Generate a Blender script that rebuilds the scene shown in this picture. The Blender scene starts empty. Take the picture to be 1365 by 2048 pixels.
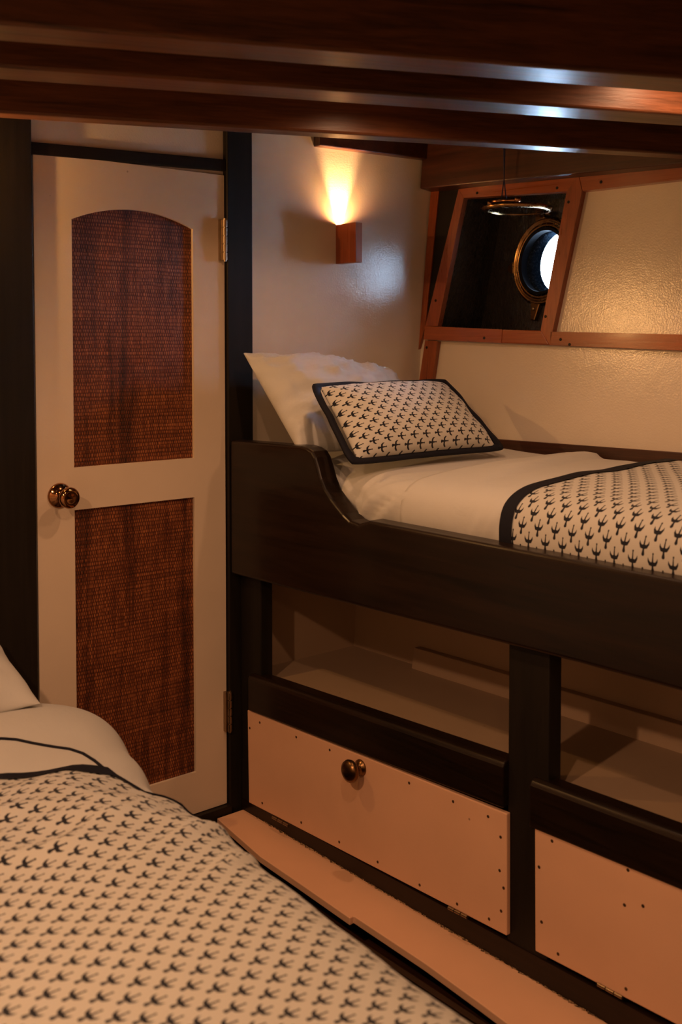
import bpy, bmesh, math, random
from mathutils import Vector, Matrix, noise
random.seed(7)
SC = bpy.context.scene
COL = SC.collection
R = math.radians

# ---------------------------------------------------------------- camera, world, lights, exposure
FPX, PX, PY = 2117.0, 682.5, 778.0            # focal length and optical axis in pixels (shift lens)
PITCH, AZ = R(2.4), R(40.0)
CAM = Vector((-1.67, -2.45, 1.25))
cd = bpy.data.cameras.new('camera')
cam = bpy.data.objects.new('camera', cd); COL.objects.link(cam)
cam.location = CAM
cam.rotation_euler = (R(90) - PITCH, 0, -AZ)
cd.sensor_fit = 'VERTICAL'; cd.sensor_height = 36.0
cd.lens = 36.0 * FPX / 2048.0
cd.shift_y = -(1024.0 - PY) / 2048.0
cd.clip_start = 0.02
cd.dof.use_dof = True; cd.dof.focus_distance = 2.75; cd.dof.aperture_fstop = 4.2
SC.camera = cam

SC.view_settings.view_transform = 'Standard'
SC.view_settings.look = 'None'
SC.view_settings.gamma = 1.0
SC.view_settings.use_curve_mapping = False
SC.view_settings.exposure = 0.0

w = bpy.data.worlds.new('world'); SC.world = w; w.use_nodes = True
bg = w.node_tree.nodes['Background']
bg.inputs[0].default_value = (0.50, 0.72, 1.0, 1); bg.inputs[1].default_value = 88.0

def lamp(name, kind, loc, energy, color, **k):
    d = bpy.data.lights.new(name, kind); d.energy = energy; d.color = color
    aim = k.pop('aim', None)
    for a, v in k.items(): setattr(d, a, v)
    o = bpy.data.objects.new(name, d); COL.objects.link(o); o.location = loc
    if aim is not None:
        o.rotation_euler = (Vector(aim) - Vector(loc)).to_track_quat('-Z', 'Y').to_euler()
    return o
WARM = (1.0, 0.53, 0.28)
DOWN = dict(spot_size=R(160), spot_blend=0.6)
def downlight(name, x, y, z, e, soft=0.02, **k):
    kk = dict(DOWN); kk.update(k); return lamp(name, 'SPOT', (x, y, z), e, WARM, aim=(x, y, 0), shadow_soft_size=soft, **kk)
downlight('ceiling_light_over_aisle', -0.15, -0.82, 1.81, 12.0)
downlight('ceiling_light_over_berth', 0.22, -1.30, 1.84, 10.0)
downlight('ceiling_light_mid_cabin', -0.95, -1.60, 1.85, 20.0)
downlight('ceiling_light_left', -1.95, -1.45, 1.85, 66.0, 0.03)
downlight('fill_light_behind', -1.85, -2.85, 1.85, 20.0, 0.04)  # unseen warm fill added behind the camera

# ---------------------------------------------------------------- helpers: measuring
f0 = Vector((math.sin(AZ), math.cos(AZ), 0)); rt = Vector((math.cos(AZ), -math.sin(AZ), 0)); up0 = Vector((0, 0, 1))
fw = f0 * math.cos(PITCH) - up0 * math.sin(PITCH); upv = up0 * math.cos(PITCH) + f0 * math.sin(PITCH)
def on(px, py, p, n):
    """where the sight line of a photo pixel meets the plane through p with normal n (metres)"""
    d = fw + rt * ((px - PX) / FPX) - upv * ((py - PY) / FPX)
    n = Vector(n)
    return CAM + d * ((Vector(p) - CAM).dot(n) / d.dot(n))
def on_x(px, py, x=0.0): return on(px, py, (x, 0, 0), (1, 0, 0))
def on_y(px, py, y=0.0): return on(px, py, (0, y, 0), (0, 1, 0))
def on_z(px, py, z): return on(px, py, (0, 0, z), (0, 0, 1))

# ---------------------------------------------------------------- helpers: meshes and objects
def prism(bm, pts, ext, mi=0):
    """closed prism: polygon pts swept by vector ext"""
    ext = Vector(ext)
    a = [bm.verts.new(Vector(p)) for p in pts]
    b = [bm.verts.new(Vector(p) + ext) for p in pts]
    fs = [bm.faces.new(a), bm.faces.new(b[::-1])]
    n = len(pts)
    for i in range(n):
        fs.append(bm.faces.new((a[i], b[i], b[(i + 1) % n], a[(i + 1) % n])))
    for f in fs: f.material_index = mi
    return fs
def box(bm, x0, x1, y0, y1, z0, z1, mi=0):
    return prism(bm, [(x0, y0, z0), (x1, y0, z0), (x1, y1, z0), (x0, y1, z0)], (0, 0, z1 - z0), mi)
def hexa(bm, P, mi=0):
    """box from 8 corners: bottom four then top four"""
    v = [bm.verts.new(Vector(p)) for p in P]
    for q in ((0, 3, 2, 1), (4, 5, 6, 7), (0, 1, 5, 4), (1, 2, 6, 5), (2, 3, 7, 6), (3, 0, 4, 7)):
        bm.faces.new([v[i] for i in q]).material_index = mi
def frame_of(axis):
    axis = Vector(axis).normalized()
    a = Vector((0, 0, 1)) if abs(axis.z) < 0.9 else Vector((1, 0, 0))
    e1 = axis.cross(a).normalized(); return axis, e1, axis.cross(e1)
def lathe(bm, base, axis, prof, n=32, mi=0, close=True):
    """prof: list of (distance along axis, radius)"""
    ax, e1, e2 = frame_of(axis); base = Vector(base); rings = []
    for h, r in prof:
        rings.append([bm.verts.new(base + ax * h + (e1 * math.cos(2 * math.pi * k / n) + e2 * math.sin(2 * math.pi * k / n)) * r) for k in range(n)])
    for a, b in zip(rings, rings[1:]):
        for k in range(n):
            bm.faces.new((a[k], a[(k + 1) % n], b[(k + 1) % n], b[k])).material_index = mi
    if close:
        bm.faces.new(rings[0][::-1]).material_index = mi; bm.faces.new(rings[-1]).material_index = mi
def torus_like(bm, c, axis, prof, n=64, mi=0):
    """closed ring: prof is a closed loop of (along axis, radius)"""
    ax, e1, e2 = frame_of(axis); c = Vector(c); rings = []
    for k in range(n):
        d = e1 * math.cos(2 * math.pi * k / n) + e2 * math.sin(2 * math.pi * k / n)
        rings.append([bm.verts.new(c + ax * h + d * r) for h, r in prof])
    m = len(prof)
    for k in range(n):
        a, b = rings[k], rings[(k + 1) % n]
        for j in range(m): bm.faces.new((a[j], a[(j + 1) % m], b[(j + 1) % m], b[j])).material_index = mi
def tube(bm, pts, r, n=10, mi=0):
    pts = [Vector(p) for p in pts]; rings = []
    for i, p in enumerate(pts):
        d = (pts[min(i + 1, len(pts) - 1)] - pts[max(i - 1, 0)])
        ax, e1, e2 = frame_of(d)
        rings.append([bm.verts.new(p + (e1 * math.cos(2 * math.pi * k / n) + e2 * math.sin(2 * math.pi * k / n)) * r) for k in range(n)])
    for a, b in zip(rings, rings[1:]):
        for k in range(n): bm.faces.new((a[k], a[(k + 1) % n], b[(k + 1) % n], b[k])).material_index = mi
    bm.faces.new(rings[0][::-1]); bm.faces.new(rings[-1])
def finish(name, bm, mats, parent=None, bevel=0.0, seg=2, smooth=False, weld=False):
    if weld: bmesh.ops.remove_doubles(bm, verts=bm.verts, dist=1e-5)
    bmesh.ops.recalc_face_normals(bm, faces=bm.faces)
    me = bpy.data.meshes.new(name)
    if parent is not None:
        org = world_loc(parent)
    else:
        xs = [v.co.x for v in bm.verts]; ys = [v.co.y for v in bm.verts]; zs = [v.co.z for v in bm.verts]
        org = Vector(((min(xs) + max(xs)) / 2, (min(ys) + max(ys)) / 2, min(zs)))
    bmesh.ops.translate(bm, verts=bm.verts, vec=-org)
    bm.to_mesh(me); bm.free()
    for m in (mats if isinstance(mats, (list, tuple)) else [mats]): me.materials.append(m)
    if smooth:
        for p in me.polygons: p.use_smooth = True
    o = bpy.data.objects.new(name, me); COL.objects.link(o)
    if parent is not None: o.parent = parent
    else: o.location = org
    if bevel:
        b = o.modifiers.new('bevel', 'BEVEL'); b.width = bevel; b.segments = seg; b.limit_method = 'ANGLE'; b.angle_limit = R(35)
        b.harden_normals = False
    return o
def world_loc(o):
    p = Vector((0, 0, 0))
    while o is not None: p += o.location; o = o.parent
    return p
def tag(o, label=None, cat=None, group=None, kind=None):
    if label: o['label'] = label
    if cat: o['category'] = cat
    if group: o['group'] = group
    if kind: o['kind'] = kind
    return o
def thing(name, loc, label, cat, group=None):
    o = bpy.data.objects.new(name, None); COL.objects.link(o); o.location = loc
    o.empty_display_size = 0.05
    return tag(o, label, cat, group)
def struct(name, bm, mats, **k):
    o = finish(name, bm, mats, **k); o['kind'] = 'structure'; return o

# ---------------------------------------------------------------- helpers: materials
class NT:
    def __init__(s, name):
        s.m = bpy.data.materials.new(name); s.m.use_nodes = True; s.t = s.m.node_tree
        s.b = s.t.nodes['Principled BSDF']
    def n(s, typ, **k):
        x = s.t.nodes.new(typ)
        for a, v in k.items(): setattr(x, a, v)
        return x
    def put(s, sock, v):
        if isinstance(v, bpy.types.NodeSocket): s.t.links.new(v, sock)
        else: sock.default_value = v
    def math(s, op, a, b=0.0, c=None, clamp=False):
        x = s.n('ShaderNodeMath', operation=op); x.use_clamp = clamp
        s.put(x.inputs[0], a); s.put(x.inputs[1], b)
        if c is not None: s.put(x.inputs[2], c)
        return x.outputs[0]
    def vm(s, op, a, b=None, scale=None):
        x = s.n('ShaderNodeVectorMath', operation=op); s.put(x.inputs[0], a)
        if b is not None: s.put(x.inputs[1], b)
        if scale is not None: s.put(x.inputs['Scale'], scale)
        return x.outputs['Value'] if op in ('DOT_PRODUCT', 'LENGTH') else x.outputs['Vector']
    def noise(s, vec, scale, detail=3.0, rough=0.55, dist=0.0):
        x = s.n('ShaderNodeTexNoise'); s.put(x.inputs['Vector'], vec)
        x.inputs['Scale'].default_value = scale; x.inputs['Detail'].default_value = detail
        x.inputs['Roughness'].default_value = rough; x.inputs['Distortion'].default_value = dist
        return x.outputs['Fac']
    def mapping(s, vec, scale=(1, 1, 1), rot=(0, 0, 0), loc=(0, 0, 0)):
        x = s.n('ShaderNodeMapping'); s.put(x.inputs['Vector'], vec)
        x.inputs['Scale'].default_value = scale; x.inputs['Rotation'].default_value = rot; x.inputs['Location'].default_value = loc
        return x.outputs[0]
    def ramp(s, fac, stops):
        x = s.n('ShaderNodeValToRGB'); s.put(x.inputs[0], fac); e = x.color_ramp.elements
        while len(e) < len(stops): e.new(0.5)
        for el, (p, c) in zip(e, stops): el.position = p; el.color = (*c, 1) if len(c) == 3 else c
        return x.outputs[0]
    def mix(s, fac, a, b):
        x = s.n('ShaderNodeMix', data_type='RGBA'); s.put(x.inputs[0], fac)
        s.put(x.inputs[6], (*a, 1) if isinstance(a, tuple) else a); s.put(x.inputs[7], (*b, 1) if isinstance(b, tuple) else b)
        return x.outputs[2]
    def rng(s, v, a, b, c=0.0, d=1.0):
        x = s.n('ShaderNodeMapRange'); s.put(x.inputs[0], v)
        for i, q in enumerate((a, b, c, d)): x.inputs[1 + i].default_value = q
        return x.outputs[0]
    def bump(s, h, strength, dist, normal=None):
        x = s.n('ShaderNodeBump'); x.inputs['Strength'].default_value = strength; x.inputs['Distance'].default_value = dist
        s.put(x.inputs['Height'], h)
        if normal is not None: s.put(x.inputs['Normal'], normal)
        return x.outputs[0]
    def geo(s): return s.n('ShaderNodeNewGeometry').outputs['Position']
    def uv(s): return s.n('ShaderNodeUVMap').outputs[0]
    def setp(s, **k):
        for a, v in k.items():
            s.put(s.b.inputs[a.replace('_', ' ')], (*v, 1) if isinstance(v, tuple) and len(v) == 3 else v)
        return s.m

def wood(name, dark, light, axis_rot=(0, 0, 0), rough=0.3, along=2.2, across=26.0, coat=0.0, spec=0.5, bump=0.25, mid=0.5):
    """varnished wood with grain running along the mapped X axis"""
    s = NT(name); p = s.geo()
    q = s.mapping(p, rot=axis_rot); q = s.mapping(q, scale=(along, across, across))
    g1 = s.noise(q, 1.0, 6, 0.65, 0.8); q2 = s.mapping(q, scale=(1.6, 6, 6)); g2 = s.noise(q2, 1.0, 3, 0.6)
    fac = s.math('ADD', s.math('MULTIPLY', g1, 0.72), s.math('MULTIPLY', g2, 0.28))
    c = s.ramp(fac, [(0.30, dark), (mid, tuple((a + b) / 2 for a, b in zip(dark, light))), (0.72, light)])
    r = s.rng(g2, 0.2, 0.8, rough - 0.06, rough + 0.08)
    return s.setp(Base_Color=c, Roughness=r, Normal=s.bump(fac, bump, 0.0015), Coat_Weight=coat, Coat_Roughness=0.12, Specular_IOR_Level=spec)

def paint(name, col, rough=0.3, peel=0.35, wear=0.0, spec=0.5, brush=(1, 1, 1)):
    s = NT(name); p = s.geo()
    a = s.noise(p, 5.0, 3); b = s.noise(s.mapping(p, scale=brush), 190.0, 3, 0.6); d = s.noise(p, 2.0, 2)
    c = s.mix(s.rng(a, 0.3, 0.7), tuple(x * 0.94 for x in col), col)
    sp = s.n('ShaderNodeTexVoronoi'); s.put(sp.inputs['Vector'], p); sp.inputs['Scale'].default_value = 11.0
    dot = s.math('MULTIPLY', s.math('LESS_THAN', sp.outputs['Distance'], 0.028), s.math('GREATER_THAN', d, 0.52))
    c = s.mix(s.math('MULTIPLY', dot, 0.5 + wear), c, (0.16, 0.08, 0.04))
    h = s.math('ADD', s.math('MULTIPLY', b, 0.7), s.math('MULTIPLY', s.noise(p, 26.0, 2), 0.5))
    return s.setp(Base_Color=c, Roughness=rough, Specular_IOR_Level=spec, Normal=s.bump(h, peel, 0.0016))

def metal(name, col, rough=0.25):
    s = NT(name); n = s.noise(s.geo(), 60.0, 3)
    return s.setp(Base_Color=s.mix(n, tuple(x * 0.7 for x in col), col), Metallic=1.0, Roughness=s.rng(n, 0.2, 0.8, rough - 0.07, rough + 0.1))

BIRD = None
def bird_group():
    """one flying bird, head to +Y, in a cell of unit size (cell half width .5): returns 1 inside the bird"""
    g = bpy.data.node_groups.new('bird_shape', 'ShaderNodeTree')
    g.interface.new_socket('P', in_out='INPUT', socket_type='NodeSocketVector')
    g.interface.new_socket('D', in_out='OUTPUT', socket_type='NodeSocketFloat')
    gi = g.nodes.new('NodeGroupInput'); go = g.nodes.new('NodeGroupOutput')
    H = NT.__new__(NT); H.t = g
    P = H.vm('MULTIPLY', gi.outputs[0], (1, 1, 0))
    sep = H.n('ShaderNodeSeparateXYZ'); H.put(sep.inputs[0], P)
    cmb = H.n('ShaderNodeCombineXYZ'); H.put(cmb.inputs[0], H.math('ABSOLUTE', sep.outputs[0])); H.put(cmb.inputs[1], sep.outputs[1])
    A = cmb.outputs[0]
    # millimetres: (x0,y0,r0, x1,y1,r1)
    segs = [(0, 14.0, 1.7, 0, 13.8, 1.7), (0, 13, .9, 0, 1, 1.8), (0, -1.5, 3.6, 5.4, -1.4, 2.7), (5.4, -1.4, 2.7, 8.8, 2.8, 1.7), (8.8, 2.8, 1.7, 9.8, 7.2, .4),
            (0, -2, 1.8, 0, -7, 1.9), (0, -7.5, 2.0, 0, -12.2, 3.2)]
    out = None
    for x0, y0, r0, x1, y1, r1 in segs:
        pa = H.vm('SUBTRACT', A, (x0, y0, 0)); ba = (x1 - x0, y1 - y0, 0); L = max(ba[0] ** 2 + ba[1] ** 2, 1e-6)
        h = H.math('DIVIDE', H.vm('DOT_PRODUCT', pa, ba), L, clamp=True)
        bs = H.n('ShaderNodeVectorMath', operation='SCALE'); bs.inputs[0].default_value = ba; H.put(bs.inputs['Scale'], h)
        d = H.vm('LENGTH', H.vm('SUBTRACT', pa, bs.outputs[0]))
        r = H.math('MULTIPLY_ADD', h, r1 - r0, r0)
        d = H.math('SUBTRACT', d, r)
        out = d if out is None else H.math('MINIMUM', out, d)
    H.put(go.inputs[0], out)
    return g
def print_cloth(name, base, ink, pu=42.0, pv=24.0):
    global BIRD
    if BIRD is None: BIRD = bird_group()
    s = NT(name); uv = s.uv()
    p = s.vm('SCALE', uv, scale=1000.0)
    ds = []
    for off in (0.0, 0.5):
        q = s.vm('MULTIPLY', p, (1 / pu, 1 / (2 * pv), 0)); q = s.vm('ADD', q, (off, off, 0))
        fr = s.vm('SUBTRACT', s.vm('FRACTION', q), (0.5, 0.5, 0)); loc = s.vm('MULTIPLY', fr, (pu, 2 * pv, 0))
        gn = s.n('ShaderNodeGroup'); gn.node_tree = BIRD; s.put(gn.inputs[0], loc); ds.append(gn.outputs[0])
    d = s.math('MINIMUM', *ds)
    k = s.rng(d, 0.35, -0.35)
    weave = s.noise(p, 1.6, 2)
    c = s.mix(s.noise(uv, 3.0, 2), tuple(x * 0.95 for x in base), base)
    c = s.mix(k, c, ink)
    return s.setp(Base_Color=c, Roughness=0.85, Sheen_Weight=0.15, Specular_IOR_Level=0.2, Normal=s.bump(weave, 0.15, 0.0004))
def cloth(name, base, sheen=0.15, rough=0.8):
    s = NT(name); p = s.geo()
    c = s.mix(s.noise(p, 6.0, 2), tuple(x * 0.95 for x in base), base)
    return s.setp(Base_Color=c, Roughness=rough, Sheen_Weight=sheen, Specular_IOR_Level=0.25,
                  Normal=s.bump(s.noise(p, 14.0, 4, 0.6, 0.6), 0.35, 0.006))

def rattan(name):
    """reed matting: upright reeds bound by weft threads"""
    s = NT(name); p = s.geo()
    sp = s.n('ShaderNodeSeparateXYZ'); s.put(sp.inputs[0], p)
    wob = s.noise(s.mapping(p, scale=(45, 1, 9)), 1.0, 4, 0.7)
    x = s.math('MULTIPLY_ADD', wob, 0.016, sp.outputs[0]); z = sp.outputs[2]
    wz = s.math('MULTIPLY_ADD', s.noise(s.mapping(p, scale=(14, 1, 40)), 1.0, 4, 0.7), 0.012, z)
    row = s.math('FLOOR', s.math('MULTIPLY', wz, 105.0))
    odd = s.math('MULTIPLY', s.math('MODULO', row, 2.0), 0.5)
    fx = s.math('FRACT', s.math('ADD', s.math('MULTIPLY', x, 150.0), odd))
    fz = s.math('FRACT', s.math('MULTIPLY', wz, 105.0))
    hx = s.math('SINE', s.math('MULTIPLY', fx, math.pi)); hz = s.math('SINE', s.math('MULTIPLY', fz, math.pi))
    h = s.math('MULTIPLY', hx, s.math('POWER', hz, 0.45))
    streak = s.noise(s.mapping(p, scale=(210, 1, 14)), 1.0, 4, 0.7)
    band = s.noise(s.mapping(p, scale=(16, 1, 1.5)), 1.0, 3, 0.7)
    hband = s.noise(s.mapping(p, scale=(3, 1, 120)), 1.0, 3, 0.7)
    f = s.math('ADD', s.math('MULTIPLY', h, 0.30), s.math('ADD', s.math('MULTIPLY', streak, 0.70), s.math('MULTIPLY', hband, 0.42)))
    f = s.math('SUBTRACT', f, s.math('MULTIPLY', s.rng(band, 0.5, 0.72), 0.22))
    c = s.ramp(f, [(0.38, (0.014, 0.004, 0.002)), (0.70, (0.115, 0.028, 0.009)), (0.92, (0.36, 0.12, 0.042))])
    return s.setp(Base_Color=c, Roughness=0.5, Specular_IOR_Level=0.35, Normal=s.bump(h, 0.6, 0.0015))

BEAMROT = (0, 0, R(20.03))
M = {}
M['dark_y'] = wood('dark_wood_lengthwise', (0.0036, 0.0026, 0.0018), (0.020, 0.0092, 0.0046), (0, 0, R(90)), 0.32, coat=0.1, spec=.25)
M['dark_z'] = wood('dark_wood_upright', (0.008, 0.0062, 0.0045), (0.016, 0.0115, 0.0078), (0, R(90), 0), 0.48, spec=.2)
M['dark_x'] = wood('dark_wood_athwart', (0.008, 0.0055, 0.0036), (0.018, 0.011, 0.007), (0, 0, 0), 0.42, spec=.2)
M['beam'] = wood('beam_varnished_wood', (0.018, 0.010, 0.006), (0.15, 0.052, 0.021), BEAMROT, 0.36, along=1.6, across=30, coat=0.0, spec=.28, bump=.5)
M['clamp'] = wood('clamp_wood', (0.018, 0.006, 0.003), (0.085, 0.024, 0.009), (0, 0, R(83)), 0.35)
M['trim_y'] = wood('orange_trim_wood', (0.17, 0.036, 0.009), (0.40, 0.098, 0.024), (0, 0, R(83)), 0.30, across=34, coat=0.3)
M['trim_z'] = wood('orange_trim_wood_upright', (0.15, 0.033, 0.009), (0.38, 0.090, 0.022), (0, R(90), 0), 0.30, across=34, coat=0.3)
M['sconce'] = wood('sconce_wood', (0.17, 0.035, 0.012), (0.36, 0.085, 0.028), (0, R(90), 0), 0.30, across=40, coat=0.2)
M['cream'] = paint('cream_gloss_paint', (0.74, 0.66, 0.55), 0.125, 0.38, spec=1.0)
M['cream_hull'] = paint('cream_gloss_paint_hull', (0.72, 0.64, 0.53), 0.16, 0.40, spec=.9)
M['door_paint'] = paint('cream_satin_paint', (0.68, 0.56, 0.43), 0.42, 0.18)
M['hatch_paint'] = paint('cream_hatch_paint', (0.78, 0.47, 0.30), 0.40, 0.18, wear=0.2)
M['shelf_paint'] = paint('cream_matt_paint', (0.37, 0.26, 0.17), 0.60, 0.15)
M['black'] = wood('black_painted_planking', (0.008, 0.007, 0.007), (0.030, 0.026, 0.028), (0, R(75), 0), 0.26, along=5, across=60, bump=0.5, spec=.9)
M['brass'] = metal('aged_brass', (0.34, 0.20, 0.085), 0.24)
M['darkbrass'] = metal('dark_bronze', (0.22, 0.12, 0.05), 0.30)
M['copper'] = metal('polished_copper_brass', (0.42, 0.20, 0.09), 0.11)
M['steel'] = metal('dull_hinge_metal', (0.42, 0.32, 0.22), 0.35)
M['screw'] = metal('screw_metal', (0.20, 0.13, 0.08), 0.5)
M['white'] = cloth('white_cotton', (0.56, 0.555, 0.53))
M['navy'] = cloth('navy_cotton', (0.006, 0.006, 0.012), 0.0)
M['bird'] = print_cloth('bird_print_cotton', (0.55, 0.54, 0.50), (0.010, 0.011, 0.018))
M['white_bed'] = cloth('white_bed_cotton', (0.54, 0.535, 0.51))
s = NT('spigot_metal'); M['tube'] = s.setp(Base_Color=s.ramp(s.noise(s.geo(), 160.0, 3, 0.8), [(0.42, (0.006, 0.010, 0.016)), (0.60, (0.014, 0.022, 0.032)), (0.70, (0.08, 0.085, 0.09))]), Roughness=0.9, Specular_IOR_Level=0.0, IOR=1.02,
        Normal=s.bump(s.noise(s.geo(), 220.0, 2), 0.9, 0.003))
s = NT('old_sealant'); M['sealant'] = s.setp(Base_Color=s.ramp(s.noise(s.geo(), 140.0, 3, .8), [(.40, (.02, .012, .007)), (.60, (.40, .26, .14))]), Roughness=.7)
s = NT('black_rubber'); M['rubber'] = s.setp(Base_Color=(.006, .006, .007), Roughness=.85, Specular_IOR_Level=0.1)
s = NT('clear_glass'); M['glass'] = s.setp(Base_Color=(0.92, 0.97, 0.95), Roughness=0.02, Transmission_Weight=1.0, IOR=1.45)
M['floor'] = wood('dark_floor_wood', (0.02, 0.008, 0.004), (0.09, 0.034, 0.013), (0, 0, R(90)), 0.35)
s = NT('lamp_glow'); M['glow'] = s.setp(Base_Color=(1, 0.8, 0.5), Emission_Color=(1.0, 0.62, 0.28), Emission_Strength=25.0)
M['blue_cord'] = cloth('dark_blue_cord', (0.012, 0.014, 0.05))

# ================================================================ THE SETTING
ZC = 1.90           # ceiling
ZF = -0.15          # floor
XL, YB = -2.55, -3.60
# hull side: leaning plane; s runs towards the viewer, t up the wall
HP0 = Vector((0.713, 0, 1.128)); HP1 = Vector((0.771, 0, 1.757))
HS = Vector((0.12, -0.9928, 0)).normalized(); HT = (HP1 - HP0).normalized(); HN = HS.cross(HT).normalized()
if HN.x > 0: HN = -HN                                   # points into the cabin
def hull(px, py, off=0.0):
    return on(px, py, HP0 + HN * off, HN)
def hull_y(y, z, off=0.0):
    """point of the hull plane at a given y and z"""
    t = (z - HP0.z) / HT.z; base = HP0 + HT * t
    s = (y - base.y) / HS.y
    return base + HS * s + HN * off

bm = bmesh.new(); box(bm, XL - .1, 1.5, YB - .1, 0.2, ZF - 0.05, ZF); struct('floor', bm, M['floor'])
bm = bmesh.new(); box(bm, XL - .1, 1.6, YB - .1, 0.2, ZC, ZC + 0.05); struct('ceiling', bm, M['dark_y'])
bm = bmesh.new(); box(bm, XL - .06, XL, YB, 0.06, ZF, ZC); struct('wall_left', bm, M['door_paint'])
bm = bmesh.new(); box(bm, XL, 1.35, YB - .06, YB, ZF, ZC); struct('wall_back', bm, M['door_paint'])
# bulkhead with the doorway
xd0, xd1 = -0.592, -0.040
bm = bmesh.new()
box(bm, XL, xd0 - 0.01, 0.0, 0.05, ZF, ZC)
box(bm, xd1, 1.15, 0.0, 0.05, ZF, ZC)
box(bm, xd0 - 0.01, xd1, 0.0, 0.05, 1.715, ZC)
box(bm, xd0 - 0.01, xd1, 0.0, 0.05, ZF, -0.04)
box(bm, xd0 - .05, xd1 + .05, 0.055, 0.09, ZF, ZC)  # unseen backing added behind the door to stop sky light leaking in
struct('wall_far', bm, M['cream'])

# hull wall with a window opening
W = [hull(*p) for p in ((925, 395), (1140, 383), (1092, 668), (868, 668))]     # opening corners TL, TR, BR, BL
def hst(p): d = p - HP0; return d.dot(HS), d.dot(HT)
bm = bmesh.new()
ymin = YB
outer = [hull_y(0.02, 0.86), hull_y(0.02, ZC + .02), hull_y(ymin, ZC + .02), hull_y(ymin, 0.86)]   # BL TL TR BR
TL, TR, BR, BL = W
for quad in ((outer[0], outer[1], TL, BL), (outer[1], outer[2], TR, TL), (outer[2], outer[3], BR, TR), (outer[3], outer[0], BL, BR)):
    prism(bm, quad, -HN * 0.015)
struct('wall_right', bm, M['cream_hull'])
bm = bmesh.new()      # hull side below the berth
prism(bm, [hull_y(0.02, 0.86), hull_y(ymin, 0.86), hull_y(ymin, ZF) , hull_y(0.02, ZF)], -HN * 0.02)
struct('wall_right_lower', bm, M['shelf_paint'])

# -- recess behind the opening: black planking with the round porthole
RD = 0.28
PN = (Matrix.Rotation(R(15), 3, HT) @ HN).normalized()
if PN.y < HN.y: PN = (Matrix.Rotation(R(-15), 3, HT) @ HN).normalized()
PC = on(1091, 523, hull(1110, 523, -.085), PN)
hole_r = 0.102
e2 = HT.copy(); e1 = e2.cross(PN).normalized()
if e1.dot(HS) < 0: e1 = -e1
bm = bmesh.new()
# plate rectangle in (e1,e2) about PC
a0, a1, b0, b1 = -0.50, 0.15, -0.30, 0.30
N = 64
outerv, innerv = [], []
for k in range(N):
    th = 2 * math.pi * k / N; c, sn = math.cos(th), math.sin(th)
    tt = min((a1 / c if c > 1e-6 else (a0 / c if c < -1e-6 else 1e9)), (b1 / sn if sn > 1e-6 else (b0 / sn if sn < -1e-6 else 1e9)))
    outerv.append(PC + e1 * c * tt + e2 * sn * tt); innerv.append(PC + e1 * c * hole_r + e2 * sn * hole_r)
def plate(bm, off0, off1):
    lay = []
    for off in (off0, off1):
        lay.append(([bm.verts.new(p - PN * off) for p in outerv], [bm.verts.new(p - PN * off) for p in innerv]))
    for k in range(N):
        j = (k + 1) % N
        for (o, i), fl in zip(lay, (0, 1)):
            bm.faces.new((o[k], o[j], i[j], i[k]))
        bm.faces.new((lay[0][0][k], lay[1][0][k], lay[1][0][j], lay[0][0][j]))
        bm.faces.new((lay[0][1][k], lay[0][1][j], lay[1][1][j], lay[1][1][k]))
plate(bm, 0.0, 0.012)
# cheeks of the recess (left, right, top, bottom)
def cheek(bm, A, B, out):
    A2, B2 = A - HN * (RD + .01), B - HN * (RD + .01)
    prism(bm, [A - HN * .004, B - HN * .004, B2, A2], out)
ctr = (TL + TR + BR + BL) / 4
for A, B in ((TL, BL), (TR, BR), (TL, TR), (BL, BR)):
    mid = (A + B) / 2; o = (mid - ctr); o -= HN * o.dot(HN)
    along = (B - A).normalized(); o -= along * o.dot(along)
    g = (B - A) * 0.06
    cheek(bm, A - g, B + g, o.normalized() * 0.012)
win = struct('window_1', bm, M['black'])
# brass rim, spigot tube, hinge lug, latch lugs, streaks
def sub(name, bm, mats, **k): return finish(name, bm, mats, parent=win, **k)
bm = bmesh.new()
torus_like(bm, PC, PN, [(-0.01, hole_r + .001), (0.010, hole_r + .002), (0.014, hole_r + .006), (0.014, hole_r + .011), (0.009, hole_r + .014), (0.009, hole_r + .019), (0.015, hole_r + .022), (0.014, hole_r + .028), (0.007, hole_r + .034), (-0.01, hole_r + .034)], 96)
rim = sub('porthole_rim', bm, M['brass'], smooth=True); rim['label'] = 'round aged brass porthole rim'
bm = bmesh.new()
torus_like(bm, PC, PN, [(0.012, hole_r - .008), (0.016, hole_r + .001), (-0.012, hole_r + .001), (-0.012, hole_r - .008)], 96)
sub('rubber_seal', bm, M['rubber'], smooth=False)
bm = bmesh.new()
torus_like(bm, PC, PN, [(-0.012, hole_r - .008), (-0.012, hole_r + .002), (-0.038, hole_r + .002), (-0.038, hole_r - .010)], 96)
for v in bm.verts:
    v.co += e1 * (.032 * max(0.0, -(v.co - PC).dot(PN) - .012) / .026)
sub('porthole_tube', bm, M['tube'], smooth=True)
bm = bmesh.new()
for ang, ln in ((100, .05), (185, .03), (262, .055)):
    d = e1 * math.cos(R(ang)) + e2 * math.sin(R(ang)); t = PN.cross(d)
    c0 = PC + d * (hole_r + .026)
    prism(bm, [c0 - t * .022, c0 + t * .022, c0 + d * ln + t * .010, c0 + d * ln - t * .010], PN * 0.014)
sub('lug', bm, M['darkbrass'], bevel=0.004)
bm = bmesh.new(); d = e1 * math.cos(R(262)) + e2 * math.sin(R(262))
lathe(bm, PC + d * (hole_r + .045) + PN * .012, PN, [(0, .0055), (.006, .0055), (.008, .003)], 16)
sub('bolt', bm, M['steel'], smooth=True)
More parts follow.
